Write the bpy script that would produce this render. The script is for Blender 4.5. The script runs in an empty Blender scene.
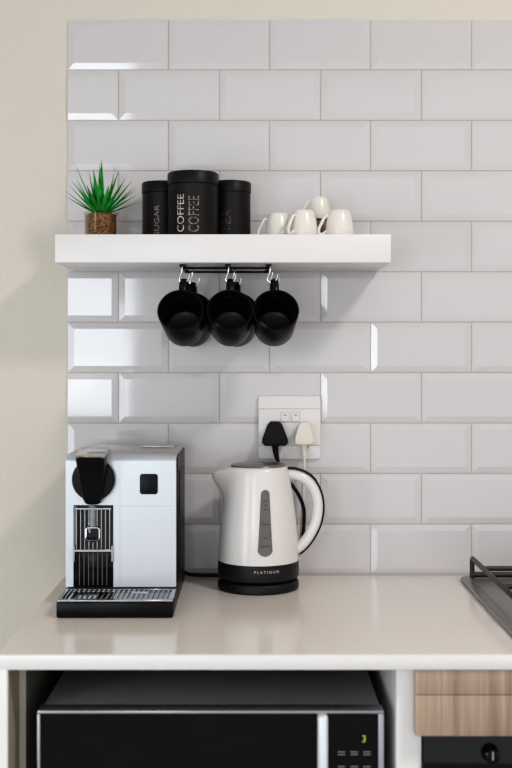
import bpy, bmesh, math, random
from mathutils import Vector, Matrix
random.seed(7)
PI = math.pi
SC = bpy.context.scene
COL = SC.collection

# ------------------------------------------------------------------ materials
def new_mat(name):
    m = bpy.data.materials.new(name); m.use_nodes = True
    nt = m.node_tree
    return m, nt, nt.nodes["Principled BSDF"]

def mat(name, col, rough=0.5, metal=0.0, spec=0.5, coat=0.0, vary=0.0, vscale=30.0, bump=0.0, bscale=200.0,
        emit=None, estr=0.0, stretch=(1, 1, 1)):
    m, nt, b = new_mat(name)
    c = (*col, 1.0)
    b.inputs["Base Color"].default_value = c
    b.inputs["Roughness"].default_value = rough
    b.inputs["Metallic"].default_value = metal
    b.inputs["Specular IOR Level"].default_value = spec
    b.inputs["Coat Weight"].default_value = coat
    b.inputs["Coat Roughness"].default_value = 0.05
    tc = nt.nodes.new("ShaderNodeTexCoord")
    mp = nt.nodes.new("ShaderNodeMapping"); mp.inputs["Scale"].default_value = stretch
    nt.links.new(tc.outputs["Object"], mp.inputs["Vector"])
    if vary > 0:
        n = nt.nodes.new("ShaderNodeTexNoise"); n.inputs["Scale"].default_value = vscale; n.inputs["Detail"].default_value = 4
        nt.links.new(mp.outputs["Vector"], n.inputs["Vector"])
        r = nt.nodes.new("ShaderNodeValToRGB")
        r.color_ramp.elements[0].position = 0.3; r.color_ramp.elements[1].position = 0.7
        r.color_ramp.elements[0].color = (*[max(0, x * (1 - vary)) for x in col], 1)
        r.color_ramp.elements[1].color = (*[min(1, x * (1 + vary)) for x in col], 1)
        nt.links.new(n.outputs["Fac"], r.inputs["Fac"]); nt.links.new(r.outputs["Color"], b.inputs["Base Color"])
    if bump > 0:
        n2 = nt.nodes.new("ShaderNodeTexNoise"); n2.inputs["Scale"].default_value = bscale; n2.inputs["Detail"].default_value = 3
        nt.links.new(mp.outputs["Vector"], n2.inputs["Vector"])
        bp = nt.nodes.new("ShaderNodeBump"); bp.inputs["Strength"].default_value = bump; bp.inputs["Distance"].default_value = 0.002
        nt.links.new(n2.outputs["Fac"], bp.inputs["Height"]); nt.links.new(bp.outputs["Normal"], b.inputs["Normal"])
    if emit:
        b.inputs["Emission Color"].default_value = (*emit, 1); b.inputs["Emission Strength"].default_value = estr
    return m

def wood_mat(name):
    m, nt, b = new_mat(name)
    tc = nt.nodes.new("ShaderNodeTexCoord")
    mp = nt.nodes.new("ShaderNodeMapping"); mp.inputs["Scale"].default_value = (24, 24, 2.2)
    nt.links.new(tc.outputs["Object"], mp.inputs["Vector"])
    n = nt.nodes.new("ShaderNodeTexNoise"); n.inputs["Scale"].default_value = 1.6; n.inputs["Detail"].default_value = 5
    n.inputs["Distortion"].default_value = 0.5
    nt.links.new(mp.outputs["Vector"], n.inputs["Vector"])
    r = nt.nodes.new("ShaderNodeValToRGB")
    e = r.color_ramp.elements
    e[0].position = 0.30; e[0].color = (0.24, 0.165, 0.12, 1)
    e[1].position = 0.72; e[1].color = (0.50, 0.385, 0.295, 1)
    x = e.new(0.5); x.color = (0.385, 0.285, 0.21, 1)
    nt.links.new(n.outputs["Fac"], r.inputs["Fac"])
    mp2 = nt.nodes.new("ShaderNodeMapping"); mp2.inputs["Scale"].default_value = (400, 400, 8)
    nt.links.new(tc.outputs["Object"], mp2.inputs["Vector"])
    n2 = nt.nodes.new("ShaderNodeTexNoise"); n2.inputs["Scale"].default_value = 1.0; n2.inputs["Detail"].default_value = 2
    nt.links.new(mp2.outputs["Vector"], n2.inputs["Vector"])
    mx = nt.nodes.new("ShaderNodeMixRGB"); mx.blend_type = 'OVERLAY'; mx.inputs["Fac"].default_value = 0.35
    nt.links.new(r.outputs["Color"], mx.inputs["Color1"]); nt.links.new(n2.outputs["Fac"], mx.inputs["Color2"])
    nt.links.new(mx.outputs["Color"], b.inputs["Base Color"])
    b.inputs["Roughness"].default_value = 0.5
    return m

def tile_mat(name):
    m, nt, b = new_mat(name)
    b.inputs["Base Color"].default_value = (0.615, 0.605, 0.622, 1)
    b.inputs["Roughness"].default_value = 0.07
    b.inputs["Specular IOR Level"].default_value = 0.55
    tc = nt.nodes.new("ShaderNodeTexCoord")
    n = nt.nodes.new("ShaderNodeTexNoise"); n.inputs["Scale"].default_value = 9; n.inputs["Detail"].default_value = 1
    nt.links.new(tc.outputs["Object"], n.inputs["Vector"])
    bp = nt.nodes.new("ShaderNodeBump"); bp.inputs["Strength"].default_value = 0.03; bp.inputs["Distance"].default_value = 0.01
    nt.links.new(n.outputs["Fac"], bp.inputs["Height"]); nt.links.new(bp.outputs["Normal"], b.inputs["Normal"])
    return m

def thin_glass(name, tint=(0.9, 0.9, 0.9), mixf=0.75):
    m = bpy.data.materials.new(name); m.use_nodes = True
    nt = m.node_tree; nt.nodes.clear()
    out = nt.nodes.new("ShaderNodeOutputMaterial")
    tr = nt.nodes.new("ShaderNodeBsdfTransparent"); tr.inputs["Color"].default_value = (*tint, 1)
    gl = nt.nodes.new("ShaderNodeBsdfGlossy"); gl.inputs["Roughness"].default_value = 0.04
    fr = nt.nodes.new("ShaderNodeLayerWeight"); fr.inputs["Blend"].default_value = 0.12
    mx = nt.nodes.new("ShaderNodeMixShader")
    nt.links.new(fr.outputs["Facing"], mx.inputs["Fac"])
    nt.links.new(tr.outputs["BSDF"], mx.inputs[1]); nt.links.new(gl.outputs["BSDF"], mx.inputs[2])
    nt.links.new(mx.outputs["Shader"], out.inputs["Surface"])
    return m

M = {}
M['plaster'] = mat('plaster_cream', (0.69, 0.65, 0.58), 0.85, bump=0.3, bscale=220, vary=0.012, vscale=140)
M['tile'] = tile_mat('white_glazed_tile')
M['grout'] = mat('grout', (0.45, 0.415, 0.385), 0.9, bump=0.2, bscale=600)
M['ceil'] = mat('ceiling_paint', (0.55, 0.53, 0.50), 0.9, bump=0.1)
M['floor'] = mat('floor_tile', (0.38, 0.36, 0.33), 0.35, vary=0.08, vscale=4)
M['quartz'] = mat('quartz_top', (0.785, 0.73, 0.685), 0.17, spec=0.55, vary=0.02, vscale=90)
M['edge_white'] = mat('white_edge', (0.82, 0.815, 0.81), 0.25)
M['board_white'] = mat('white_board', (0.78, 0.775, 0.77), 0.4)
M['board_inner'] = mat('inner_board', (0.42, 0.39, 0.35), 0.55, vary=0.04)
M['band'] = mat('edge_band_beige', (0.55, 0.52, 0.45), 0.5)
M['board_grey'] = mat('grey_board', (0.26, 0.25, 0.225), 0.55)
M['shade_strip'] = mat('beige_shade_strip', (0.40, 0.36, 0.30), 0.55)
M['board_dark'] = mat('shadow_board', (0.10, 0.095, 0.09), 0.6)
M['wood'] = wood_mat('oak_grain')
M['shelf'] = mat('shelf_lacquer', (0.80, 0.795, 0.80), 0.35)
M['steel'] = mat('brushed_steel', (0.55, 0.55, 0.56), 0.3, metal=1.0, vary=0.05, vscale=8, stretch=(1, 1, 80))
M['chrome'] = mat('chrome', (0.75, 0.75, 0.77), 0.12, metal=1.0)
M['silver'] = mat('silver_paint', (0.55, 0.585, 0.62), 0.36, metal=0.45, vary=0.012, vscale=6)
M['greytop'] = mat('grey_metal', (0.46, 0.455, 0.45), 0.32, metal=0.8)
M['grille'] = mat('grille_chrome', (0.36, 0.36, 0.37), 0.25, metal=1.0)
M['ribgrey'] = mat('rib_grey', (0.09, 0.09, 0.09), 0.4, metal=0.6)
M['black'] = mat('black_plastic', (0.004, 0.004, 0.0045), 0.34, spec=0.2, bump=0.05, bscale=900)
M['black_side'] = mat('black_side_plastic', (0.005, 0.005, 0.006), 0.35, spec=0.2)
M['gloss'] = mat('gloss_black', (0.004, 0.004, 0.006), 0.08, spec=0.35)
M['navy'] = mat('display_black', (0.005, 0.006, 0.010), 0.35, spec=0.2)
M['blackmug'] = mat('black_ceramic', (0.004, 0.004, 0.0042), 0.35, spec=0.3, bump=0.02, bscale=40)
M['canister'] = mat('canister_black', (0.008, 0.008, 0.009), 0.45, spec=0.3, bump=0.05, bscale=900)
M['letter'] = mat('letter_window', (0.50, 0.45, 0.41), 0.35, vary=0.6, vscale=260)
M['letter_dim'] = mat('letter_window_dim', (0.24, 0.19, 0.17), 0.35, vary=0.5, vscale=260)
M['letter_red'] = mat('letter_window_red', (0.07, 0.035, 0.03), 0.3, vary=0.5, vscale=200)
M['letter_reflection'] = mat('letter_reflection_brown', (0.21, 0.155, 0.11), 0.3, vary=1.0, vscale=260)
M['kettle'] = mat('kettle_white', (0.74, 0.725, 0.71), 0.22, spec=0.5)
M['kblack'] = mat('kettle_black', (0.014, 0.014, 0.015), 0.42, spec=0.35)
M['kdark'] = mat('kettle_base_black', (0.010, 0.010, 0.011), 0.5, spec=0.35)
M['gauge'] = mat('smoked_gauge', (0.13, 0.125, 0.12), 0.15, spec=0.35, vary=0.15, vscale=40)
M['gauge_mark'] = mat('gauge_mark', (0.03, 0.03, 0.03), 0.4)
M['print'] = mat('grey_print', (0.62, 0.62, 0.62), 0.5)
M['lid'] = mat('lid_steel', (0.22, 0.21, 0.21), 0.3, metal=0.8)
M['socket'] = mat('socket_white', (0.75, 0.735, 0.735), 0.3)
M['socket_line'] = mat('socket_groove', (0.42, 0.41, 0.41), 0.6)
M['creamplug'] = mat('cream_plug', (0.74, 0.69, 0.62), 0.4)
M['whitecord'] = mat('white_cord', (0.72, 0.70, 0.68), 0.45)
M['rubber'] = mat('black_rubber', (0.004, 0.004, 0.005), 0.5, spec=0.25)
M['cup'] = mat('white_porcelain', (0.82, 0.79, 0.74), 0.22, coat=0.2)
M['browncup'] = mat('brown_glaze', (0.20, 0.135, 0.085), 0.4, vary=0.3, vscale=80)
M['leaf'] = mat('leaf_green', (0.018, 0.23, 0.040), 0.5, spec=0.2, vary=0.6, vscale=38)
M['coir'] = mat('coir_brown', (0.27, 0.175, 0.095), 0.85, vary=0.8, vscale=260, bump=0.9, bscale=240)
M['glass'] = thin_glass('pot_glass', (0.90, 0.86, 0.82))
M['mwdark'] = mat('microwave_case', (0.21, 0.21, 0.215), 0.42, spec=0.4)
M['mwtrim'] = mat('microwave_trim', (0.34, 0.355, 0.38), 0.3, metal=0.8)
M['mwbar'] = mat('microwave_bar', (0.80, 0.84, 0.92), 0.28, metal=0.3)
M['glow'] = mat('display_green', (0.35, 0.5, 0.05), 0.4, emit=(0.55, 0.75, 0.04), estr=0.25)
M['keys'] = mat('key_print', (0.20, 0.20, 0.22), 0.5)
M['hobsteel'] = mat('hob_tray_steel', (0.30, 0.29, 0.28), 0.36, metal=0.75)
M['iron'] = mat('cast_iron', (0.02, 0.019, 0.022), 0.45, bump=0.1, bscale=300)
M['burner'] = mat('burner_alu', (0.45, 0.45, 0.45), 0.35, metal=0.9)

# ------------------------------------------------------------------ mesh helpers (all coordinates in world space)
def add_box(bm, x0, x1, y0, y1, z0, z1, bev=0.0, seg=2):
    vs = [bm.verts.new((x, y, z)) for x in (x0, x1) for y in (y0, y1) for z in (z0, z1)]
    F = [(0, 1, 3, 2), (4, 6, 7, 5), (0, 4, 5, 1), (2, 3, 7, 6), (0, 2, 6, 4), (1, 5, 7, 3)]
    fs = [bm.faces.new([vs[i] for i in f]) for f in F]
    if bev > 0:
        es = list({e for f in fs for e in f.edges})
        bmesh.ops.bevel(bm, geom=es, offset=bev, segments=seg, profile=0.5, affect='EDGES')
    return vs

def add_prism(bm, pts, axis, a0, a1, bev=0.0, seg=2):
    """pts: 2D outline; axis 'y' -> pts are (x,z); 'x' -> (y,z); 'z' -> (x,y)."""
    def mk(p, a):
        if axis == 'y': return (p[0], a, p[1])
        if axis == 'x': return (a, p[0], p[1])
        return (p[0], p[1], a)
    A = [bm.verts.new(mk(p, a0)) for p in pts]; B = [bm.verts.new(mk(p, a1)) for p in pts]
    fs = [bm.faces.new(A), bm.faces.new(B[::-1])]
    n = len(pts)
    for i in range(n):
        fs.append(bm.faces.new([A[i], B[i], B[(i + 1) % n], A[(i + 1) % n]]))
    bmesh.ops.recalc_face_normals(bm, faces=fs)
    if bev > 0:
        es = list({e for f in fs[:2] for e in f.edges})
        bmesh.ops.bevel(bm, geom=es, offset=bev, segments=seg, profile=0.5, affect='EDGES')

def add_lathe(bm, prof, cx, cy, n=48, cap0=True, cap1=True):
    rings = []
    for r, z in prof:
        rings.append([bm.verts.new((cx + r * math.cos(2 * PI * k / n), cy + r * math.sin(2 * PI * k / n), z)) for k in range(n)])
    for a, b in zip(rings, rings[1:]):
        for k in range(n):
            bm.faces.new([a[k], a[(k + 1) % n], b[(k + 1) % n], b[k]])
    if cap0: bm.faces.new(rings[0][::-1])
    if cap1: bm.faces.new(rings[-1])
    return rings

def catmull(pts, sub=8):
    P = [Vector(p) for p in pts]; out = []
    for i in range(len(P) - 1):
        p0 = P[i - 1] if i > 0 else 2 * P[0] - P[1]
        p1, p2 = P[i], P[i + 1]
        p3 = P[i + 2] if i + 2 < len(P) else 2 * P[-1] - P[-2]
        for k in range(sub):
            t = k / sub
            out.append(0.5 * ((2 * p1) + (p2 - p0) * t + (2 * p0 - 5 * p1 + 4 * p2 - p3) * t * t + (3 * p1 - p0 - 3 * p2 + p3) * t ** 3))
    out.append(P[-1].copy())
    return out

def add_tube(bm, pts, r, n=10, smooth=0, up=None, sx=1.0, sy=1.0, radii=None):
    """sweep an ellipse (sx along 'up'-side axis, sy along the other) along pts"""
    P = catmull(pts, smooth) if smooth else [Vector(p) for p in pts]
    rings = []; N = len(P); prev = None
    for i, p in enumerate(P):
        t = (P[min(i + 1, N - 1)] - P[max(i - 1, 0)]).normalized()
        if up is not None:
            a = Vector(up)
        elif prev is None:
            a = Vector((0, 0, 1)) if abs(t.z) < 0.9 else Vector((1, 0, 0))
        else:
            a = prev
        a = (a - t * a.dot(t)).normalized(); b = t.cross(a); prev = a
        rr = r if radii is None else radii[0] + (radii[1] - radii[0]) * i / (N - 1)
        rings.append([bm.verts.new(p + a * (rr * sx * math.cos(2 * PI * k / n)) + b * (rr * sy * math.sin(2 * PI * k / n))) for k in range(n)])
    for A, B in zip(rings, rings[1:]):
        for k in range(n):
            bm.faces.new([A[k], A[(k + 1) % n], B[(k + 1) % n], B[k]])
    bm.faces.new(rings[0][::-1]); bm.faces.new(rings[-1])
    return rings

def rrect(x0, x1, z0, z1, r, n=6):
    pts = []
    for cx, cz, a in ((x1 - r, z1 - r, 0), (x0 + r, z1 - r, 90), (x0 + r, z0 + r, 180), (x1 - r, z0 + r, 270)):
        for k in range(n + 1):
            t = math.radians(a + 90 * k / n); pts.append((cx + r * math.cos(t), cz + r * math.sin(t)))
    return pts

def text_geo(body, size, extrude=0.0):
    cu = bpy.data.curves.new('tmp_text', 'FONT'); cu.body = body; cu.size = size; cu.extrude = extrude
    cu.align_x = 'CENTER'; cu.align_y = 'CENTER'; cu.resolution_u = 3
    ob = bpy.data.objects.new('tmp_text', cu); COL.objects.link(ob)
    bpy.context.view_layer.update()
    dg = bpy.context.evaluated_depsgraph_get()
    me = bpy.data.meshes.new_from_object(ob.evaluated_get(dg))
    vs = [v.co.copy() for v in me.vertices]; fs = [list(p.vertices) for p in me.polygons]
    bpy.data.objects.remove(ob); bpy.data.curves.remove(cu); bpy.data.meshes.remove(me)
    return vs, fs

def add_text(bm, body, size, fn, extrude=0.0, cuts=0):
    vs, fs = text_geo(body, size, extrude)
    V = [bm.verts.new(fn(v)) for v in vs]
    for f in fs:
        try: bm.faces.new([V[i] for i in f])
        except ValueError: pass

def link(name, bm, m, parent=None, smooth=None, recalc=True):
    if recalc: bmesh.ops.recalc_face_normals(bm, faces=bm.faces)
    if parent is not None and parent.type == 'EMPTY':
        off = parent.matrix_world.translation if False else parent['_loc_v'] if False else parent.location
        bmesh.ops.translate(bm, vec=-Vector(off), verts=bm.verts)
    elif parent is not None:
        off = Vector((0, 0, 0)); q = parent
        while q is not None:
            off += q.location; q = q.parent
        bmesh.ops.translate(bm, vec=-off, verts=bm.verts)
    me = bpy.data.meshes.new(name); bm.to_mesh(me); bm.free()
    if smooth is not None:
        for p in me.polygons: p.use_smooth = True
        try: me.set_sharp_from_angle(angle=math.radians(smooth))
        except Exception: pass
    o = bpy.data.objects.new(name, me); COL.objects.link(o)
    if isinstance(m, (list, tuple)):
        for x in m: me.materials.append(x)
    else: me.materials.append(m)
    if parent is not None: o.parent = parent
    return o

def B(): return bmesh.new()

def thing(name, label, cat, loc, group=None):
    o = bpy.data.objects.new(name, None); COL.objects.link(o)
    o.empty_display_size = 0.05; o.location = loc
    o['label'] = label; o['category'] = cat
    if group: o['group'] = group
    return o

def tag(o, label, cat, group=None):
    o['label'] = label; o['category'] = cat
    if group: o['group'] = group
    return o

def struct(o):
    o['kind'] = 'structure'; return o

def copy_tree(o, parent=None):
    c = o.copy(); COL.objects.link(c)
    if parent is not None: c.parent = parent
    for ch in [x for x in bpy.data.objects if x.parent == o]:
        copy_tree(ch, c)
    return c

CT = 0.90           # worktop height

# ------------------------------------------------------------------ the room
bm = B(); add_box(bm, -1.7, 2.4, 0.003, 0.12, 0, 2.75); wall_back = struct(link('wall_back', bm, M['plaster']))
bm = B(); add_box(bm, -1.82, -1.7, -3.6, 0.12, 0, 2.75); struct(link('wall_left', bm, M['plaster']))
bm = B(); add_box(bm, 2.4, 2.52, -3.6, 0.12, 0, 2.75); struct(link('wall_right', bm, M['plaster']))
bm = B(); add_box(bm, -1.82, 2.52, -3.6, 0.12, -0.1, 0); struct(link('floor', bm, M['floor']))
bm = B(); add_box(bm, -1.82, 2.52, -3.6, 0.12, 2.75, 2.85); struct(link('ceiling', bm, M['ceil']))

# tiled splashback: bevelled metro tiles in running bond, 11 courses above the worktop
PX, PZ, G = 0.2020, 0.1009, 0.0020
X0, X1, ZT = -0.376, 1.50, 2.010
gb = B(); add_box(gb, X0 + 0.001, X1, 0.0005, 0.0032, ZT - 11 * PZ - 0.02, ZT - 0.001)
grout = struct(link('tile_splashback', gb, M['grout']))
tb = B()
def tile(x0, x1, z0, z1, bl, br):
    w = 0.0125; zf = -0.0029; zb = -0.0005; y0 = 0.0022
    rx = random.uniform(-0.0035, 0.0035); rz = random.uniform(-0.003, 0.003)
    cx, cz = (x0 + x1) / 2, (z0 + z1) / 2
    def V(x, y, z): return tb.verts.new((x, y + rx * (x - cx) + rz * (z - cz), z))
    xl = x0 + (w if bl else 0.0); xr = x1 - (w if br else 0.0)
    o = [V(x0, zb, z0), V(x1, zb, z0), V(x1, zb, z1), V(x0, zb, z1)]
    i = [V(xl, zf, z0 + w), V(xr, zf, z0 + w), V(xr, zf, z1 - w), V(xl, zf, z1 - w)]
    b = [V(x0, y0, z0), V(x1, y0, z0), V(x1, y0, z1), V(x0, y0, z1)]
    tb.faces.new(i)
    for k in range(4):
        j = (k + 1) % 4
        tb.faces.new([o[k], o[j], i[j], i[k]]); tb.faces.new([b[k], b[j], o[j], o[k]])
for r in range(12):
    z1 = ZT - r * PZ; z0 = z1 - PZ + G
    if z0 < CT - 0.03: z0 = CT - 0.012
    if z1 < CT: continue
    x = X0
    if r % 2 == 1:
        tile(x, x + PX / 2 + 0.001 - G, z0, z1, False, True); x += PX / 2 + 0.001
    while x < X1 - 0.01:
        tile(x, min(x + PX - G, X1), z0, z1, True, True); x += PX
bmesh.ops.bevel(tb, geom=[e for e in tb.edges if len(e.link_faces) == 2 and e.calc_face_angle(0) > 0.15], offset=0.0009, segments=2, affect='EDGES')
tl = link('tile', tb, M['tile'], grout)
# thin sealant bead where the tiles meet the worktop
bm = B(); add_tube(bm, [(X0, -0.003, CT + 0.001), (X1, -0.003, CT + 0.001)], 0.003, 8)
struct(link('trim_1', bm, M['grout'], None, smooth=60))

# ------------------------------------------------------------------ worktop
wt = thing('worktop', 'glossy pale beige stone worktop with white front edge under the tiled wall', 'worktop', (0, -0.3, CT - 0.022))
bm = B(); add_box(bm, -0.380, 1.5, -0.594, -0.0005, CT - 0.022, CT, 0.0004, 1)
link('slab', bm, M['quartz'], wt, smooth=40)
bm = B(); add_prism(bm, [(-0.5938, CT - 0.022), (-0.5938, CT), (-0.5965, CT), (-0.5990, CT - 0.001), (-0.600, CT - 0.0035), (-0.600, CT - 0.0205), (-0.599, CT - 0.022)], 'x', -0.380, 1.5)
fe = link('front_edge', bm, M['edge_white'], wt, smooth=40); fe['label'] = 'whiter front edge of the worktop'
bm = B(); add_box(bm, -0.380, -0.3645, -0.60, -0.0005, 0.0, CT - 0.022, 0.001, 2)
link('end_panel', bm, M['edge_white'], wt, smooth=40)

# base cabinet that holds the microwave
cab = thing('base_cabinet', 'open white base cabinet niche around the microwave under the worktop', 'cabinet', (-0.06, -0.3, 0.0))
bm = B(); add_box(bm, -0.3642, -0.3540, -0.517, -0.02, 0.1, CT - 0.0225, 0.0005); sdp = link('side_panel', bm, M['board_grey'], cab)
bm = B(); add_box(bm, -0.3644, -0.3638, -0.596, -0.5205, 0.1, CT - 0.0225); link('shade_strip', bm, M['shade_strip'], cab)  # added thin sheet: its beige paints the shade on the end panel's inner face
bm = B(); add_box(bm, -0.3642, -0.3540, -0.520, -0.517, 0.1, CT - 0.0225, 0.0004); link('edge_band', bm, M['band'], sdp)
bm = B(); add_box(bm, 0.2085, 0.2465, -0.575, -0.02, 0.0, CT - 0.0225, 0.0015); link('divider', bm, M['board_white'], cab, smooth=40)
bm = B(); add_box(bm, -0.354, 0.2085, -0.56, -0.02, 0.502, 0.520, 0.001); link('shelf_board', bm, M['board_white'], cab)
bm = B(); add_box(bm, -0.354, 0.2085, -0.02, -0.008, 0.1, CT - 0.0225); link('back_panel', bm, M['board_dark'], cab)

# ------------------------------------------------------------------ microwave
mx0, mx1, my0, my1, mz0, mz1 = -0.3260, 0.1906, -0.575, -0.16, 0.524, 0.8090
mw = thing('microwave', 'dark microwave oven with silver trimmed black glass door inside the cabinet niche', 'microwave', ((mx0 + mx1) / 2, -0.3, mz0 - 0.004))
bm = B(); add_box(bm, mx0 + 0.002, mx1 - 0.002, my0 + 0.03, my1, mz0, mz1, 0.004); link('casing', bm, M['mwdark'], mw, smooth=40)
for fx in (mx0 + 0.04, mx1 - 0.04):
    for fy in (my0 + 0.07, my1 - 0.05):
        bm = B(); add_lathe(bm, [(0.012, mz0 - 0.0035), (0.012, mz0 + 0.001)], fx, fy, 12); link('foot', bm, M['rubber'], mw)
# front frame in silver: four strips round the opening
bm = B()
add_box(bm, mx0, mx1, my0, my0 + 0.032, mz1 - 0.0035, mz1 + 0.0010, 0.0012)
add_box(bm, mx0, mx0 + 0.0045, my0, my0 + 0.032, mz0, mz1 - 0.0035, 0.001)
add_box(bm, mx1 - 0.0085, mx1, my0, my0 + 0.032, mz0, mz1 - 0.0035, 0.001)
add_box(bm, mx0, mx1, my0, my0 + 0.032, mz0, mz0 + 0.008, 0.001)
link('front_frame', bm, M['mwtrim'], mw, smooth=40)
HX0, HX1 = 0.0912, 0.1070
bm = B(); add_box(bm, mx0 + 0.0045, HX0, my0 + 0.004, my0 + 0.03, mz0 + 0.008, mz1 - 0.0035); door = link('door', bm, M['gloss'], mw)
bm = B(); add_box(bm, mx0 + 0.055, HX0 - 0.05, my0 + 0.0032, my0 + 0.0045, mz0 + 0.05, mz1 - 0.045, 0.0003); link('window', bm, M['gloss'], door)
bm = B(); add_box(bm, HX0, HX1, my0 - 0.012, my0 + 0.02, mz0 + 0.012, mz1 - 0.003, 0.005, 3); link('handle', bm, M['mwbar'], door, smooth=50)
bm = B(); add_box(bm, HX1, mx1 - 0.0085, my0 + 0.0035, my0 + 0.03, mz0 + 0.008, mz1 - 0.0035); cp = link('control_panel', bm, M['gloss'], mw)
bm = B()
def onfront(cx, cz, y):
    return lambda v: (cx + v.x, y - v.z, cz + v.y)
add_text(bm, '3', 0.0145, onfront(0.1612, 0.7670, my0 + 0.003))
d = link('display', bm, M['glow'], cp, recalc=False); d['label'] = 'green lit digit'
bm = B()
for i in range(3):
    for j in range(8):
        cx = 0.1275 + i * 0.019; cz = 0.748 - j * 0.022
        for k in range(2 if j % 2 == 0 else 1):
            add_box(bm, cx - 0.0055, cx + 0.0055, my0 + 0.0029, my0 + 0.0036, cz - 0.0008 - k * 0.004, cz + 0.0008 - k * 0.004)
        if j % 2 == 1:
            add_box(bm, cx - 0.006, cx + 0.006, my0 + 0.0029, my0 + 0.0036, cz - 0.006, cz - 0.003)
link('button', bm, M['keys'], cp)

# ------------------------------------------------------------------ oak fascia and oven beside the niche
fa = thing('oven_cabinet', 'oak grained fascia panels in two strips above the dark oven', 'cabinet', (0.53, -0.3, 0.0))
bm = B(); add_box(bm, 0.2345, 0.83, -0.596, -0.578, 0.8405, CT - 0.0235, 0.0008); link('rail', bm, M['wood'], fa, smooth=40)
bm = B(); add_box(bm, 0.2345, 0.83, -0.596, -0.578, 0.7795, 0.8395, 0.0008); link('fascia_panel', bm, M['wood'], fa, smooth=40)
bm = B(); add_box(bm, 0.8325, 0.87, -0.575, -0.02, 0.0, CT - 0.0225, 0.0015); link('side_panel', bm, M['board_white'], fa)
bm = B(); add_box(bm, 0.2475, 0.8325, -0.56, -0.02, 0.12, 0.138); link('shelf_board', bm, M['board_white'], fa)
ov = thing('oven', 'built in oven with glossy black front below the oak fascia', 'oven', (0.53, -0.3, 0.138))
bm = B(); add_box(bm, 0.26, 0.82, -0.56, -0.06, 0.14, 0.770, 0.004); link('body', bm, M['black_side'], ov)
bm = B(); add_box(bm, 0.2485, 0.831, -0.582, -0.5605, 0.66, 0.7765, 0.001); link('control_panel', bm, M['gloss'], ov, smooth=40)
bm = B(); add_box(bm, 0.2485, 0.831, -0.582, -0.5605, 0.15, 0.655, 0.001); od = link('door', bm, M['gloss'], ov, smooth=40)
bm = B(); add_tube(bm, [(0.31, -0.583, 0.625), (0.31, -0.615, 0.625), (0.77, -0.615, 0.625), (0.77, -0.583, 0.625)], 0.008, 12); link('handle', bm, M['steel'], od, smooth=40)
for k, kx in enumerate((0.346, 0.45, 0.55, 0.65, 0.74)):
    bm = B()
    add_lathe(bm, [(0.0, 0.0), (0.013, 0.0), (0.013, 0.004), (0.0115, 0.006), (0.0105, 0.022), (0.008, 0.024), (0.0, 0.024)], 0, 0, 28, False, False)
    bmesh.ops.rotate(bm, cent=(0, 0, 0), matrix=Matrix.Rotation(PI / 2, 3, 'X'), verts=bm.verts)
    bmesh.ops.translate(bm, vec=(kx, -0.5825, 0.752), verts=bm.verts)
    kn = link('knob', bm, M['gloss'], ov, smooth=35)
    bm = B(); add_box(bm, kx - 0.0012, kx + 0.0012, -0.6075, -0.6060, 0.748, 0.760, 0.0004); link('knob_pointer', bm, M['chrome'], kn)

# ------------------------------------------------------------------ gas hob
hb = thing('gas_hob', 'dark steel gas hob with black pan support on the right of the worktop', 'hob', (0.69, -0.31, CT))
HXL, HXR, HYF, HYB = 0.398, 0.978, -0.555, -0.045
bm = B()
add_prism(bm, rrect(HXL, HXR, HYF, HYB, 0.018), 'z', CT + 0.0002, CT + 0.0075, 0.0025)
add_prism(bm, rrect(HXL + 0.017, HXR - 0.017, HYF + 0.017, HYB - 0.012, 0.012), 'z', CT + 0.006, CT + 0.0095, 0.0016)
link('tray', bm, M['hobsteel'], hb, smooth=40)
for bx, by, br in ((0.530, -0.19, 0.042), (0.530, -0.41, 0.030), (0.80, -0.19, 0.034), (0.80, -0.41, 0.048)):
    bm = B(); add_lathe(bm, [(br + 0.012, CT + 0.0095), (br + 0.010, CT + 0.013), (br, CT + 0.014), (br, CT + 0.021), (br - 0.003, CT + 0.023)], bx, by, 32)
    q = link('burner', bm, M['burner'], hb, smooth=35)
    bm = B(); add_lathe(bm, [(br + 0.001, CT + 0.0232), (br + 0.002, CT + 0.028), (br - 0.004, CT + 0.031)], bx, by, 32)
    link('burner_cap', bm, M['iron'], q, smooth=35)
for gx0, gx1 in ((0.4170, 0.660), (0.680, 0.93)):
    bm = B(); zt = CT + 0.0480; zb = CT + 0.0102; yb, yf = -0.080, -0.452
    r = 0.0048
    for gx in (gx0, gx1):
        add_tube(bm, [(gx, yb, zb), (gx, yb, zt - 0.004), (gx, yb - 0.004, zt), (gx, yf + 0.004, zt), (gx, yf, zt - 0.004), (gx, yf, zb)], r, 8)
    for gy in (-0.185, -0.345):
        add_tube(bm, [(gx0, gy, zt), (gx1, gy, zt)], r, 8)
    add_tube(bm, [(gx0, yb, zb + 0.006), (gx1, yb, zb + 0.006)], 0.0055, 8)
    add_tube(bm, [(gx0, yf, zb + 0.006), (gx1, yf, zb + 0.006)], 0.0055, 8)
    cx = (gx0 + gx1) / 2
    add_tube(bm, [(cx, yb, zb), (cx, yb, zt), (cx, yb - 0.07, zt)], r, 8)
    add_tube(bm, [(cx, yf, zb), (cx, yf, zt), (cx, yf + 0.07, zt)], r, 8)
    link('pan_support', bm, M['iron'], hb, smooth=50)
for k in range(4):
    bm = B(); add_lathe(bm, [(0.018, CT + 0.0096), (0.017, CT + 0.024), (0.013, CT + 0.027)], 0.58 + 0.07 * k, -0.515, 24)
    link('knob', bm, M['iron'], hb, smooth=40)

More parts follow.
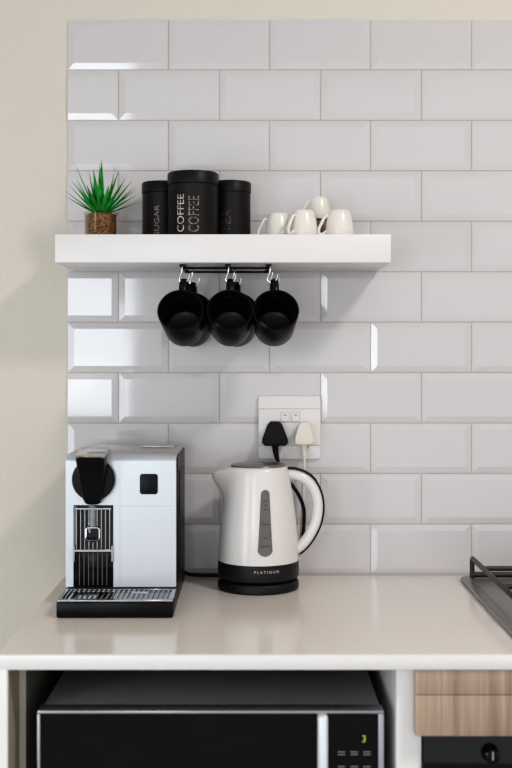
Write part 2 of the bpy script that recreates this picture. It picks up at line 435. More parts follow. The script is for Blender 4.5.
# ------------------------------------------------------------------ floating shelf
SX0, SX1, SZ0, SZ1 = -0.3665, 0.2460, 1.5085, 1.5600
bm = B(); add_box(bm, SX0, SX1, -0.20, -0.0055, SZ0, SZ1, 0.0012, 2)
tag(link('floating_shelf', bm, M['shelf'], None, smooth=40), 'thick white floating shelf fixed to the tiled wall', 'shelf')

# ------------------------------------------------------------------ mug rail below the shelf
rk = thing('mug_rack', 'dark metal rack with chrome hooks fixed under the white shelf', 'rack', (-0.056, -0.12, SZ0))
RZ = 1.5010
RYF, RYB = -0.165, -0.068
for ry in (RYF, RYB):
    bm = B(); add_tube(bm, [(-0.138, ry, RZ), (0.025, ry, RZ)], 0.0021, 10); link('rod', bm, M['rubber'] if False else M['black_side'], rk, smooth=50)
for bx in (-0.1365, -0.052, 0.0235):
    bm = B(); add_box(bm, bx - 0.005, bx + 0.005, RYF - 0.004, RYB + 0.004, RZ + 0.0022, SZ0 - 0.0003, 0.0008); link('bracket', bm, M['black_side'], rk)
def hook(x, y, s=1):
    bm = B()
    pts = [(x, y + 0.004, RZ - 0.001), (x, y + 0.001, RZ + 0.0042), (x, y - 0.0045, RZ + 0.001), (x - 0.001, y - 0.004, RZ - 0.008),
           (x - 0.005 * s, y - 0.004, RZ - 0.018), (x - 0.0035 * s, y - 0.004, RZ - 0.0255), (x + 0.004 * s, y - 0.004, RZ - 0.0275),
           (x + 0.0110 * s, y - 0.004, RZ - 0.022), (x + 0.0135 * s, y - 0.004, RZ - 0.0120)]
    add_tube(bm, pts, 0.0016, 8, smooth=5)
    link('hook', bm, M['chrome'], rk, smooth=60)
FRONT_X = (-0.1365, -0.0505, 0.0265)
REAR_X = (-0.1225, -0.0420)
for x in FRONT_X: hook(x, RYF)
for x in REAR_X: hook(x, RYB)
hook(0.032, RYB)

# ------------------------------------------------------------------ black mugs (built at origin: mouth towards -Y, handle towards +Z)
def make_mug():
    root = thing('mug', 'x', 'mug', (0, 0, 0), 'black mugs under the shelf')
    L, R0, R1, t = 0.082, 0.0422, 0.0365, 0.0032
    prof = [(0.0, 0.0), (R1 - 0.006, 0.0), (R1 - 0.001, 0.0025), (R1 + 0.0005, 0.008), (R0, L - 0.001), (R0 - 0.0008, L), (R0 - t + 0.0008, L),
            (R0 - t, L - 0.001), (R1 - t, 0.010), (R1 - t - 0.006, 0.006), (0.0, 0.006)]
    bm = B(); add_lathe(bm, [(max(r, 1e-5), z) for r, z in prof], 0, 0, 56, False, False)
    bmesh.ops.remove_doubles(bm, verts=bm.verts, dist=2e-5)
    Rm = Matrix.Rotation(PI / 2, 3, 'X')                # +z axis -> -y (mouth to the viewer)
    bmesh.ops.rotate(bm, cent=(0, 0, 0), matrix=Rm, verts=bm.verts)
    link('body', bm, M['blackmug'], root, smooth=50)
    bm = B()
    pts = [(0, -0.062, R0 - 0.006), (0, -0.065, R0 + 0.013), (0, -0.060, R0 + 0.0295), (0, -0.043, R0 + 0.0335), (0, -0.026, R0 + 0.0265), (0, -0.018, R0 + 0.010), (0, -0.019, R1 - 0.001)]
    add_tube(bm, pts, 0.0058, 12, smooth=6, up=(1, 0, 0), sx=1.3, sy=0.75)
    link('handle', bm, M['blackmug'], root, smooth=60)
    return root
mug = make_mug()
MZ = 1.3870
mug_spots = [(FRONT_X[0] + 0.0035, -0.140, MZ, -3, 'front black mug on the leftmost chrome hook under the shelf'),
             (FRONT_X[1] + 0.0030, -0.140, MZ, 0, 'front black mug on the middle chrome hook under the shelf'),
             (FRONT_X[2] + 0.0070, -0.140, MZ, 2, 'black mug on the rightmost chrome hook under the shelf'),
             (REAR_X[0] - 0.001, -0.043, MZ, 0, 'mostly hidden black mug hanging behind the leftmost front mug'),
             (REAR_X[1] + 0.004, -0.043, MZ, 0, 'mostly hidden black mug hanging behind the middle front mug')]
for i, (x, y, z, yaw, lab) in enumerate(mug_spots):
    m_ = mug if i == 0 else copy_tree(mug)
    m_.location = (x, y, z); m_.rotation_euler = (math.radians(-25), 0, math.radians(yaw)); m_['label'] = lab

# ------------------------------------------------------------------ coffee machine
KX0, KX1, KYF, KYB, KZ0, KZ1 = -0.3340, -0.1395, -0.275, -0.045, CT, 1.1645
cm = thing('coffee_machine', 'silver and black capsule coffee machine at the left of the worktop', 'coffee machine', ((KX0 + KX1) / 2, -0.2, CT))
bm = B(); add_box(bm, KX0 + 0.001, KX1, KYF + 0.010, KYB, CT + 0.0005, KZ1 - 0.004, 0.003); link('housing', bm, M['black_side'], cm, smooth=40)
# silver front with rounded top edge, bent over the top as a thin shell
bm = B()
prof = [(KYF + 0.0115, CT + 0.033), (KYF, CT + 0.033), (KYF, KZ1 - 0.013)]
for k in range(1, 9):
    a = PI / 2 * k / 8; prof.append((KYF + 0.013 - 0.013 * math.cos(a), KZ1 - 0.013 + 0.013 * math.sin(a)))
prof += [(KYF + 0.022, KZ1), (KYF + 0.022, KZ1 - 0.0045), (KYF + 0.0115, KZ1 - 0.0045)]
add_prism(bm, prof, 'x', KX0, KX1 - 0.001)
fp = link('front_panel', bm, M['silver'], cm, smooth=30)
bm = B(); add_box(bm, KX0, KX1 - 0.001, KYF + 0.0222, KYB, KZ1 - 0.0038, KZ1 - 0.0003, 0.0012); link('top_plate', bm, M['greytop'], cm, smooth=40)
bm = B(); add_box(bm, -0.215, -0.155, -0.12, -0.06, KZ1 - 0.0003, KZ1 + 0.004, 0.0015); link('tank_lid', bm, M['greytop'], cm, smooth=40)
# panel seams
bm = B()
add_box(bm, -0.2392, -0.2384, KYF - 0.0004, KYF + 0.004, CT + 0.034, KZ1 - 0.013)
add_box(bm, KX0 + 0.0005, KX1 - 0.0015, KYF - 0.0004, KYF + 0.004, 1.0750, 1.0758)
link('panel_seam', bm, M['greytop'], cm)
bm = B(); add_prism(bm, rrect(-0.2040, -0.1722, 1.0955, 1.1315, 0.005), 'y', KYF - 0.0012, KYF + 0.003, 0.0005); link('touch_display', bm, M['navy'], cm, smooth=40)
# dark side recess
bm = B(); add_box(bm, KX1 - 0.0005, KX1 + 0.0012, -0.20, -0.10, 1.05, 1.13, 0.0005); link('side_grip', bm, M['black'], cm)
bm = B(); add_box(bm, KX1 - 0.0005, KX1 + 0.0010, -0.262, -0.07, 1.1325, 1.158, 0.0004); link('side_vent', bm, M['black'], cm)
# lever disc and tapering lever
LX, LZ = -0.2840, 1.1225
bm = B(); add_lathe(bm, [(0.0, 0), (0.0372, 0), (0.0372, 0.014), (0.0350, 0.017), (0.0, 0.018)], 0, 0, 48, False, False)
bmesh.ops.rotate(bm, cent=(0, 0, 0), matrix=Matrix.Rotation(PI / 2, 3, 'X'), verts=bm.verts)
bmesh.ops.translate(bm, vec=(LX, KYF + 0.0005, LZ), verts=bm.verts)
link('lever_disc', bm, M['black'], cm, smooth=35)
bm = B()
for z, hw, yf in ():
    pass
sec = [(1.1690, 0.0245, -0.322), (1.1600, 0.0250, -0.328), (1.1450, 0.0240, -0.318), (1.1250, 0.0215, -0.310), (1.1050, 0.0185, -0.306), (1.0900, 0.0165, -0.303), (1.0830, 0.0135, -0.300), (1.0800, 0.0090, -0.297)]
rings = []
for z, hw, yf in sec:
    ring = []
    for px_, py_ in rrect(-hw, hw, yf, -0.288, 0.006, 4):
        ring.append(bm.verts.new((LX + px_, py_, z)))
    rings.append(ring)
for a, b in zip(rings, rings[1:]):
    n = len(a)
    for k in range(n): bm.faces.new([a[k], a[(k + 1) % n], b[(k + 1) % n], b[k]])
bm.faces.new(rings[0]); bm.faces.new(rings[-1][::-1])
lv = link('lever', bm, M['black'], cm, smooth=40)
bm = B(); add_prism(bm, [(-0.326, 1.1640), (-0.329, 1.1680), (-0.322, 1.1735), (-0.262, 1.1765), (-0.240, 1.1655), (-0.264, 1.1655), (-0.318, 1.1660)], 'x', LX - 0.0225, LX + 0.0260, 0.0008)
link('lever_cap', bm, M['chrome'], lv, smooth=40)
# coffee outlet column: recessed black panel with chrome ribs
GX0, GX1 = -0.3205, -0.2505
bm = B(); add_box(bm, GX0, GX1, KYF - 0.0015, KYF + 0.004, CT + 0.033, 1.0765, 0.0008); gr = link('outlet_panel', bm, M['gloss'], cm, smooth=40)
bm = B()
nr = 9; w = (GX1 - GX0 - 0.012) / (nr - 1)
for k in range(nr):
    rx = GX0 + 0.006 + k * w
    segs = [(0.9985, 1.0710)] if not 2 < k < 6 else [(0.9985, 1.0120), (1.0425, 1.0710)]
    if k == 3 or k == 5: segs = [(0.9985, 1.0140), (1.0395, 1.0710)]
    for z0, z1 in segs:
        add_box(bm, rx - 0.0011, rx + 0.0011, KYF - 0.0045, KYF - 0.001, z0, z1, 0.0006, 1)
add_box(bm, GX0 + 0.003, GX1 - 0.003, KYF - 0.0052, KYF - 0.001, 1.0690, 1.0722, 0.0006, 1)
add_box(bm, GX0 + 0.002, GX1 - 0.002, KYF - 0.0058, KYF - 0.001, 0.9950, 0.9995, 0.0008, 1)
for gx in (GX0 + 0.0015, GX1 - 0.0015):
    add_box(bm, gx - 0.0016, gx + 0.0016, KYF - 0.0058, KYF - 0.001, 0.978, 1.006, 0.0006, 1)
link('chrome_grille', bm, M['grille'], gr, smooth=40)
bm = B()
for k in range(7):
    rx = GX0 + 0.011 + k * (GX1 - GX0 - 0.022) / 6
    add_box(bm, rx - 0.0011, rx + 0.0011, KYF - 0.0032, KYF - 0.001, CT + 0.036, 0.993, 0.0004, 1)
link('lower_rib', bm, M['ribgrey'], gr)
bm = B(); add_prism(bm, rrect(-0.2985, -0.2725, 1.0155, 1.0390, 0.006), 'y', KYF - 0.010, KYF - 0.001, 0.001); sp = link('spout_surround', bm, M['chrome'], gr, smooth=40)
bm = B(); add_prism(bm, rrect(-0.2966, -0.2744, 1.0168, 1.0378, 0.004), 'y', KYF - 0.013, KYF - 0.0095, 0.001); link('spout', bm, M['gloss'], sp, smooth=40)
# drip tray
TX0, TX1, TYF = -0.3340, -0.1385, -0.371
bm = B(); add_box(bm, TX0, TX1, TYF, KYF - 0.0005, CT + 0.0005, CT + 0.0275, 0.003, 2)
add_box(bm, TX0 + 0.008, TX1 - 0.002, KYF - 0.0005, KYF + 0.0095, CT + 0.0005, CT + 0.0325)
tr = link('drip_tray', bm, M['black'], cm, smooth=40)
bm = B(); z0, z1 = CT + 0.0276, CT + 0.0310
add_box(bm, TX0 + 0.0005, TX1 - 0.0005, TYF + 0.0005, TYF + 0.007, z0, z1, 0.0008, 1)
add_box(bm, TX0 + 0.0005, TX1 - 0.0005, KYF - 0.008, KYF - 0.001, z0, z1, 0.0008, 1)
n = 22
for k in range(n + 1):
    rx = TX0 + 0.004 + k * (TX1 - TX0 - 0.008) / n
    wd = 0.0035 if k in (0, n) else 0.0010
    add_box(bm, rx - wd, rx + wd, TYF + 0.007, KYF - 0.008, z0, z1, 0.0004, 1)
add_box(bm, -0.305, -0.270, -0.335, -0.312, z0, z1 + 0.0003, 0.0004, 1)
add_box(bm, -0.215, -0.185, -0.322, -0.308, z0, z1 + 0.0003, 0.0004, 1)
link('drip_grid', bm, M['grille'], tr, smooth=40)
bm = B(); add_box(bm, TX0 + 0.004, TX1 - 0.004, TYF + 0.004, KYF - 0.004, CT + 0.0272, CT + 0.0280); link('tray_well', bm, M['gloss'], tr)

# ------------------------------------------------------------------ kettle
KC = (0.0045, -0.120)
kt = thing('electric_kettle', 'white electric kettle with grey water gauge and black base on the worktop', 'kettle', (KC[0], KC[1], CT))
bm = B(); add_lathe(bm, [(0.074, CT + 0.0005), (0.0765, CT + 0.003), (0.0765, CT + 0.012), (0.074, CT + 0.017), (0.066, CT + 0.0185)], *KC, 64)
link('power_base', bm, M['kdark'], kt, smooth=35)
bm = B(); add_lathe(bm, [(0.060, CT + 0.0188), (0.072, CT + 0.021), (0.0760, CT + 0.024), (0.0768, CT + 0.030), (0.0766, CT + 0.0535)], *KC, 64)
bd = link('base_band', bm, M['kblack'], kt, smooth=35)
KP = [(0.0764, 0.9540), (0.0760, 0.966), (0.0750, 0.985), (0.0735, 1.005), (0.0712, 1.028), (0.0684, 1.050), (0.0652, 1.072), (0.0622, 1.092), (0.0598, 1.108), (0.0580, 1.120), (0.0562, 1.1265), (0.0530, 1.1300), (0.046, 1.1315)]
def krad(z):
    for (r0, z0), (r1, z1) in zip(KP, KP[1:]):
        if z0 <= z <= z1: return r0 + (r1 - r0) * (z - z0) / (z1 - z0)
    return KP[0][0] if z < KP[0][1] else KP[-1][0]
bm = B()
dense = []
for (r0, z0), (r1, z1) in zip(KP, KP[1:]):
    for k in range(2): dense.append((r0 + (r1 - r0) * k / 2, z0 + (z1 - z0) * k / 2))
dense.append(KP[-1])
add_lathe(bm, dense, *KC, 128, True, True)
for v in bm.verts:                      # pull the spout out of the left side
    dx, dy = v.co.x - KC[0], v.co.y - KC[1]
    r = math.hypot(dx, dy)
    if r < 0.04: continue
    a = abs(math.atan2(dy, -dx))
    z = v.co.z
    g = math.exp(-(a / 0.33) ** 1.5)
    if z > 1.120: g *= max(0.0, min(1.0, (r - 0.0455) / 0.0075))
    if z < 1.064: continue
    rs = 0.0663 + (0.0875 - 0.0663) * min(1.0, (z - 1.064) / 0.060)
    nr_ = r + g * max(0.0, rs - r)
    v.co.x = KC[0] + dx * nr_ / r; v.co.y = KC[1] + dy * nr_ / r
    if z > 1.085: v.co.z -= g * 0.0155 * min(1, (z - 1.085) / 0.035)
bdy = link('body', bm, M['kettle'], kt, smooth=50)
bm = B(); add_lathe(bm, [(0.0525, 1.1302), (0.0515, 1.1330), (0.046, 1.1350), (0.025, 1.1375), (0.0, 1.138)], *KC, 48, True, False)
bmesh.ops.remove_doubles(bm, verts=bm.verts, dist=1e-6)
ld = link('lid', bm, M['lid'], kt, smooth=40)
bm = B(); add_box(bm, KC[0] - 0.010, KC[0] + 0.014, KC[1] - 0.012, KC[1] + 0.012, 1.1368, 1.1385, 0.0008); link('lid_button', bm, M['lid'], ld, smooth=40)
# handle
HP = [(0.0500, 1.1130), (0.0700, 1.1145), (0.0930, 1.1065), (0.1085, 1.0900), (0.1165, 1.0680), (0.1175, 1.0450), (0.1120, 1.0200), (0.0990, 0.9950), (0.0845, 0.9780), (0.0715, 0.9690)]
bm = B(); add_tube(bm, [(KC[0] + x - 0.0045, KC[1], z) for x, z in HP], 0.0105, 16, smooth=6, up=(0, 1, 0), sx=1.15, sy=1.0)
hd = link('handle', bm, M['kettle'], kt, smooth=60)
# black grip strip along the outside of the handle
P2 = catmull([(KC[0] + x - 0.0045, KC[1], z) for x, z in HP], 6)
bm = B(); pts = []
for i, p in enumerate(P2):
    t = (P2[min(i + 1, len(P2) - 1)] - P2[max(i - 1, 0)]).normalized()
    nrm = Vector((t.z, 0, -t.x))
    if nrm.dot(p - Vector((KC[0] + 0.03, KC[1], 1.045))) < 0: nrm = -nrm
    k = i / (len(P2) - 1)
    if 0.04 < k < 0.95:
        pts.append(p + nrm * (0.0102 + 0.0012 * (1 if k < 0.3 else 0)))
add_tube(bm, pts, 0.0030, 10, up=(0, 1, 0), sx=3.3, sy=0.75)
link('grip_strip', bm, M['rubber'], hd, smooth=60)
# water gauge following the body curve at the front
def kpt(xo, z, out):
    r = krad(z) + out; a = xo / krad(z)
    return (KC[0] + r * math.sin(a), KC[1] - r * math.cos(a), z)
GXc, Gz0, Gz1 = 0.0125, 0.9715, 1.0920
def ghw(z):
    t = (z - Gz0) / (Gz1 - Gz0)
    w = 0.0148 + (0.0078 - 0.0148) * t ** 0.8
    e0 = z - Gz0; e1 = Gz1 - z
    if e0 < 0.0148: w = min(w, math.sqrt(max(0, 0.0148 ** 2 - (0.0148 - e0) ** 2)))
    if e1 < 0.0080: w = min(w, math.sqrt(max(0, 0.0080 ** 2 - (0.0080 - e1) ** 2)))
    return max(w, 0.0004)
def gauge(name, grow, out, m, z0s, z1s, parent, wf=1.0):
    bm = B(); rows = []; NZ = 60
    for i in range(NZ + 1):
        t = i / NZ; t = 0.5 - 0.5 * math.cos(PI * t)
        z = z0s + (z1s - z0s) * t
        hw = ghw(Gz0 + (Gz1 - Gz0) * t) * wf + grow
        rows.append([bm.verts.new(kpt(GXc + hw * u, z, out * (1 if abs(u) < 0.99 else 0.2))) for u in (-1, -0.97, -0.5, 0, 0.5, 0.97, 1)])
    for a, b in zip(rows, rows[1:]):
        for k in range(6): bm.faces.new([a[k], a[k + 1], b[k + 1], b[k]])
    return link(name, bm, m, parent, smooth=60)
gg = gauge('water_gauge', 0.0, 0.0014, M['gauge'], Gz0, Gz1, kt)
for z, wd in ((1.072, 0.0055), (1.064, 0.0035), (1.056, 0.0050), (1.030, 0.0058), (1.005, 0.0035), (0.990, 0.0075)):
    bm = B(); A = [bm.verts.new(kpt(GXc + u * wd + 0.001, z + dz, 0.0018)) for u, dz in ((-1, -0.0008), (1, -0.0008), (1, 0.0008), (-1, 0.0008))]
    bm.faces.new(A); link('level_mark', bm, M['gauge_mark'], gg)
bm = B()
def onband(v):
    a = (v.x + 0.0155) / 0.0768; r = 0.0772
    return (KC[0] + r * math.sin(a), KC[1] - r * math.cos(a), CT + 0.0425 + v.y)
add_text(bm, 'P L A T I N U M', 0.0070, onband)
link('lettering', bm, M['print'], bd, recalc=False)

# ------------------------------------------------------------------ wall socket and plugs
sk = thing('wall_socket', 'white square double wall socket on the tiles above the kettle', 'socket', (0.066, -0.004, 1.195))
PX0, PX1, PZ0, PZ1 = 0.0045, 0.1290, 1.1330, 1.2585
bm = B(); add_prism(bm, rrect(PX0, PX1, PZ0, PZ1, 0.006), 'y', -0.0115, -0.0046, 0.0016); link('faceplate', bm, M['socket'], sk, smooth=40)
bm = B(); add_prism(bm, rrect(PX0 + 0.001, PX1 - 0.001, 1.1610, 1.2325, 0.002), 'y', -0.0140, -0.0112, 0.0008); link('module', bm, M['socket'], sk, smooth=40)
for z in (1.2331, 1.1603):
    bm = B(); add_box(bm, PX0 + 0.001, PX1 - 0.001, -0.0119, -0.0112, z - 0.0006, z + 0.0006); link('groove', bm, M['socket_line'], sk)
for x in (0.0580, 0.0790):
    bm = B(); add_prism(bm, rrect(x - 0.0088, x + 0.0088, 1.2070, 1.2270, 0.0015), 'y', -0.0146, -0.0138, 0.0002); s_ = link('switch_surround', bm, M['socket_line'], sk)
    bm = B(); add_prism(bm, [(-0.0144, 1.2080), (-0.0180, 1.2085), (-0.0158, 1.2170), (-0.0150, 1.2260), (-0.0144, 1.2260)], 'x', x - 0.0078, x + 0.0078, 0.0004); rc = link('switch', bm, M['socket'], s_)
    bm = B(); add_box(bm, x - 0.0032, x + 0.0032, -0.0159, -0.0149, 1.2200, 1.2214); link('switch_mark', bm, M['gauge_mark'], rc)

def plug(name_label, x, zb, zt, wb, wt_, m, mc, cord, relief, cr):
    t = thing('power_plug', name_label, 'plug', (x, -0.014, zb))
    bm = B()
    c = 0.006
    pts = [(x - wb + c, zb), (x + wb - c, zb), (x + wb, zb + c), (x + wb - 0.001, zb + 0.014), (x + wt_ + 0.002, zt - 0.006), (x + wt_ - 0.004, zt), (x - wt_ + 0.004, zt), (x - wt_ - 0.002, zt - 0.006), (x - wb + 0.001, zb + 0.014), (x - wb, zb + c)]
    add_prism(bm, pts, 'y', -0.046, -0.0142, 0.003, 3)
    link('plug_body', bm, m, t, smooth=40)
    bm = B(); add_tube(bm, relief, 0.005, 12, smooth=4, radii=(0.0068, 0.0046)); link('strain_relief', bm, m, t, smooth=60)
    bm = B(); add_tube(bm, cord, cr, 10, smooth=8); link('cord', bm, mc, t, smooth=60)
    return t
ZC = CT + 0.0042
plug('black three pin plug in the left side of the socket', 0.0375, 1.1615, 1.2090, 0.0258, 0.0125, M['rubber'], M['rubber'],
     [(0.042, -0.030, 1.135), (0.047, -0.030, 1.120), (0.062, -0.032, 1.095), (0.082, -0.036, 1.068), (0.0935, -0.036, 1.040), (0.0945, -0.034, 1.010), (0.091, -0.032, 0.975), (0.080, -0.030, 0.940), (0.060, -0.026, 0.912), (0.030, -0.024, ZC + 0.001), (-0.03, -0.022, ZC), (-0.10, -0.022, ZC), (-0.130, -0.026, ZC + 0.002), (-0.1395, -0.050, 0.915)],
     [(0.0375, -0.030, 1.163), (0.0390, -0.030, 1.148), (0.042, -0.030, 1.134)], 0.0036)
plug('cream three pin plug in the right side of the socket', 0.0950, 1.1635, 1.2080, 0.0195, 0.0100, M['creamplug'], M['whitecord'],
     [(0.0955, -0.030, 1.140), (0.0945, -0.028, 1.10), (0.092, -0.022, 1.03), (0.088, -0.018, 0.96), (0.082, -0.018, 0.920), (0.070, -0.022, ZC), (0.048, -0.036, ZC), (0.034, -0.048, ZC)],
     [(0.0950, -0.030, 1.165), (0.0952, -0.030, 1.152), (0.0955, -0.030, 1.139)], 0.0030)

# ------------------------------------------------------------------ canisters on the shelf
def canister(label, cx, cy, r, h, lidh, texts):
    t = thing('canister', label, 'canister', (cx, cy, SZ1), 'black storage canisters on the shelf')
    z0 = SZ1
    bm = B(); add_lathe(bm, [(r - 0.003, z0 + 0.0004), (r - 0.001, z0 + 0.002), (r - 0.001, z0 + h - lidh)], cx, cy, 64); bo = link('body', bm, M['canister'], t, smooth=35)
    bm = B(); add_lathe(bm, [(r - 0.002, z0 + h - lidh + 0.0004), (r + 0.0002, z0 + h - lidh + 0.001), (r + 0.0002, z0 + h - 0.0025), (r - 0.0015, z0 + h), (0.001, z0 + h)], cx, cy, 64); link('lid', bm, M['canister'], t, smooth=35)
    for body, size, ang, zc, m, sx in texts:
        bm = B()
        def fn(v, ang=ang, zc=zc, sx=sx):
            a = math.radians(ang) - v.y * sx / r      # text reads upwards: local x -> +z, local y -> -x
            rr = r - 0.001 + 0.0006
            return (cx + rr * math.sin(a), cy - rr * math.cos(a), zc + v.x)
        add_text(bm, body, size, fn)
        link('lettering', bm, m, bo, recalc=False)
canister('tall black canister in the middle with bright COFFEE cutout lettering', -0.1185, -0.130, 0.0482, 0.1215, 0.0235,
         [('COFFEE', 0.0205, -25, 1.6020, M['letter'], 1.0), ('COFFEE', 0.0195, 6, 1.6000, M['letter_reflection'], 1.5)])  # second column paints in the inner glass reflection of the lettering
canister('shorter black canister on the left with faint SUGAR lettering', -0.1825, -0.062, 0.0395, 0.1140, 0.0220,
         [('SUGAR', 0.0185, -10, 1.5975, M['letter_dim'], 0.75)])
canister('shorter black canister on the right with faint dark red lettering', -0.0492, -0.062, 0.0395, 0.1150, 0.0220,
         [('TEA', 0.0260, -10, 1.5960, M['letter_red'], 1.0)])

# ------------------------------------------------------------------ potted plant
PCX, PCY = -0.2965, -0.100
pl = thing('potted_plant', 'small spiky green plant in a glass pot of brown coir on the shelf', 'plant', (PCX, PCY, SZ1))
bm = B()
add_lathe(bm, [(0.0285, SZ1 + 0.0004), (0.0305, SZ1 + 0.002), (0.0310, SZ1 + 0.046), (0.0332, SZ1 + 0.0495), (0.0332, SZ1 + 0.0520), (0.0314, SZ1 + 0.0520), (0.0300, SZ1 + 0.0490), (0.0292, SZ1 + 0.0040), (0.001, SZ1 + 0.0035)], PCX, PCY, 48)
link('pot', bm, M['glass'], pl, smooth=40)
bm = B()
rg = add_lathe(bm, [(0.0280, SZ1 + 0.0042), (0.0286, SZ1 + 0.012), (0.0290, SZ1 + 0.030), (0.0292, SZ1 + 0.047), (0.022, SZ1 + 0.050), (0.001, SZ1 + 0.051)], PCX, PCY, 40)
for v in bm.verts:
    v.co.x += random.uniform(-0.0006, 0.0006); v.co.y += random.uniform(-0.0006, 0.0006)
link('coir_filling', bm, M['coir'], pl, smooth=60)
bm = B()
def leaf(az, tilt, ln, w, droop):
    base = Vector((PCX + 0.006 * math.cos(az), PCY + 0.006 * math.sin(az), SZ1 + 0.049))
    d = Vector((math.cos(az) * math.sin(tilt), math.sin(az) * math.sin(tilt), math.cos(tilt)))
    side = Vector((-math.sin(az), math.cos(az), 0)); up = side.cross(d) * -1
    N = 9; L = []; Cc = []; R = []
    for i in range(N + 1):
        t = i / N
        p = base + d * (ln * t) + Vector((0, 0, -droop * ln * t * t))
        ww = w * (0.55 + 0.9 * t if t < 0.35 else 0.865 * (1 - ((t - 0.35) / 0.65) ** 1.3)) 
        ww = max(ww, 0.0001)
        L.append(bm.verts.new(p - side * ww)); R.append(bm.verts.new(p + side * ww)); Cc.append(bm.verts.new(p - up * ww * 0.45))
    for i in range(N):
        bm.faces.new([L[i], Cc[i], Cc[i + 1], L[i + 1]]); bm.faces.new([Cc[i], R[i], R[i + 1], Cc[i + 1]])
spec = [(0, 78, .078, .0), (3, 66, .078, .05), (-6, 62, .083, .02), (8, 52, .085, .0), (-10, 45, .088, .0), (4, 36, .085, 0), (-20, 26, .082, 0), (15, 16, .086, 0),
        (90, 4, .098, 0), (-90, 3, .088, 0), (170, 15, .082, 0), (185, 26, .098, .0), (176, 36, .088, 0), (190, 45, .088, 0), (170, 53, .088, .0), (182, 60, .082, .02), (188, 70, .075, .03),
        (-60, 40, .065, 0), (-120, 42, .066, 0), (-90, 30, .07, 0), (-75, 18, .08, 0), (-110, 18, .078, 0), (-45, 55, .06, .1), (-135, 56, .06, .1), (60, 30, .075, 0), (120, 30, .075, 0), (45, 50, .07, 0), (135, 50, .07, 0), (-30, 45, .075, 0), (-150, 45, .075, 0), (-90, 48, .05, .05)]
for az, tl_, ln, dr in spec:
    leaf(math.radians(az + random.uniform(-3, 3)), math.radians(tl_ * 0.88 + random.uniform(-2, 2)), ln * (1.10 if tl_ < 30 else 0.96), random.uniform(0.0056, 0.0074), dr)
link('foliage', bm, M['leaf'], pl, smooth=30, recalc=False)

# ------------------------------------------------------------------ upside-down espresso cups on the shelf
def make_cup():
    root = thing('espresso_cup', 'x', 'cup', (0, 0, 0), 'small cups on the shelf')
    R0, R1, H, t = 0.0275, 0.0190, 0.0530, 0.0024          # rim down, foot up
    prof = [(R0 - t, 0.0006), (R0 - 0.0008, 0.0002), (R0, 0.0012), (0.0268, 0.016), (0.0245, 0.034), (0.0215, 0.046), (R1 + 0.0006, 0.0515), (R1 - 0.0008, H), (R1 - 0.003, H), (R1 - 0.0042, H - 0.002), (0.0004, H - 0.002),
            (0.0004, H - 0.006), (0.0170, H - 0.008), (0.0220, 0.034), (R0 - t - 0.001, 0.014), (R0 - t, 0.0006)]
    bm = B(); add_lathe(bm, prof, 0, 0, 48, False, False); bmesh.ops.remove_doubles(bm, verts=bm.verts, dist=1e-6)
    link('body', bm, M['cup'], root, smooth=45)
    bm = B(); pts = [(-0.0225, 0, 0.0430), (-0.0285, 0, 0.0405), (-0.0350, 0, 0.0290), (-0.0405, 0, 0.0170), (-0.0395, 0, 0.0085), (-0.0330, 0, 0.0080), (-0.0260, 0, 0.0135)]
    add_tube(bm, pts, 0.0034, 10, smooth=6, up=(0, 1, 0), sx=1.25, sy=0.85)
    link('handle', bm, M['cup'], root, smooth=60)
    return root
cup = make_cup()
cups = [(0.0432, -0.085, SZ1 + 0.0002, 0, 0.97, None, 'white upturned espresso cup nearest the black canisters'),
        (0.0900, -0.118, SZ1 + 0.0002, 42, 1.0, None, 'white upturned espresso cup with handle towards the viewer, second from canisters'),
        (0.1580, -0.120, SZ1 + 0.0002, 12, 1.0, None, 'white upturned espresso cup farthest from the black canisters'),
        (0.1215, -0.055, SZ1 + 0.0002, 100, 0.82, M['browncup'], 'brown cup in the gap below the stacked white cup'),
        (0.1230, -0.055, SZ1 + 0.0439, 10, 0.82, None, 'small white espresso cup stacked on top of the others')]
for i, (x, y, z, rz, s, m_, lab) in enumerate(cups):
    c = cup if i == 0 else copy_tree(cup)
    c.location = (x, y, z); c.rotation_euler = (0, 0, math.radians(rz)); c.scale = (s, s, s); c['label'] = lab
    if m_:
        for ch in [o for o in bpy.data.objects if o.parent == c]:
            ch.data = ch.data.copy(); ch.data.materials.clear(); ch.data.materials.append(m_)

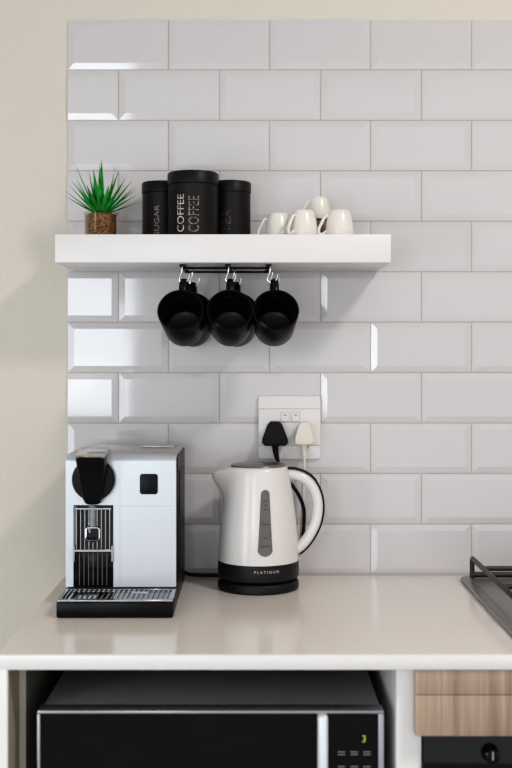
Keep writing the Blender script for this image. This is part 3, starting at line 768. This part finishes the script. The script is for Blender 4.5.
# ------------------------------------------------------------------ light
def area(name, loc, target, sx, sy, power, col, shape='RECTANGLE'):
    l = bpy.data.lights.new(name, 'AREA'); l.shape = shape; l.size = sx
    if shape in ('RECTANGLE', 'ELLIPSE'): l.size_y = sy
    l.energy = power; l.color = col
    o = bpy.data.objects.new(name, l); COL.objects.link(o); o.location = loc
    o.rotation_euler = (Vector(target) - Vector(loc)).to_track_quat('-Z', 'Y').to_euler()
    return o
area('window_light', (-0.785, -3.2, 1.40), (-0.785, 0, 1.40), 0.375, 0.72, 8.5, (0.84, 0.92, 1.0))
area('side_fill_light', (-1.66, -1.9, 1.05), (-0.3, 0, 0.85), 0.9, 1.0, 17, (0.86, 0.93, 1.0))  # added fill lamp out of view, brightens the left; no window modelled there
area('ceiling_lamp', (1.13, -1.52, 2.72), (0.85, -1.0, 0), 0.30, 0.30, 22, (1.0, 0.93, 0.86), 'DISK')
w = bpy.data.worlds.new('world'); SC.world = w; w.use_nodes = True
bg = w.node_tree.nodes['Background']; bg.inputs['Color'].default_value = (0.97, 0.975, 1.0, 1); bg.inputs['Strength'].default_value = 1.22

# ------------------------------------------------------------------ camera
cd = bpy.data.cameras.new('camera'); cam = bpy.data.objects.new('camera', cd); COL.objects.link(cam)
cd.sensor_fit = 'HORIZONTAL'; cd.sensor_width = 36.0; cd.lens = 1125.0 / 512.0 * 36.0
cd.shift_y = -29.0 / 512.0 * 1.0
cam.location = (0, -2.25, 1.34); cam.rotation_euler = (PI / 2, 0, 0)
cd.dof.use_dof = True; cd.dof.focus_distance = 2.06; cd.dof.aperture_fstop = 4.6
cd.clip_start = 0.02
SC.camera = cam
SC.view_settings.view_transform = 'Standard'
SC.view_settings.look = 'None'
SC.view_settings.exposure = 0.0
SC.view_settings.use_curve_mapping = True
cmap = SC.view_settings.curve_mapping
c = cmap.curves[3]
c.points[0].location = (0, 0); c.points[-1].location = (1, 1)
c.points.new(0.03, 0.016); c.points.new(0.15, 0.135); c.points.new(0.5, 0.515)
cmap.update()
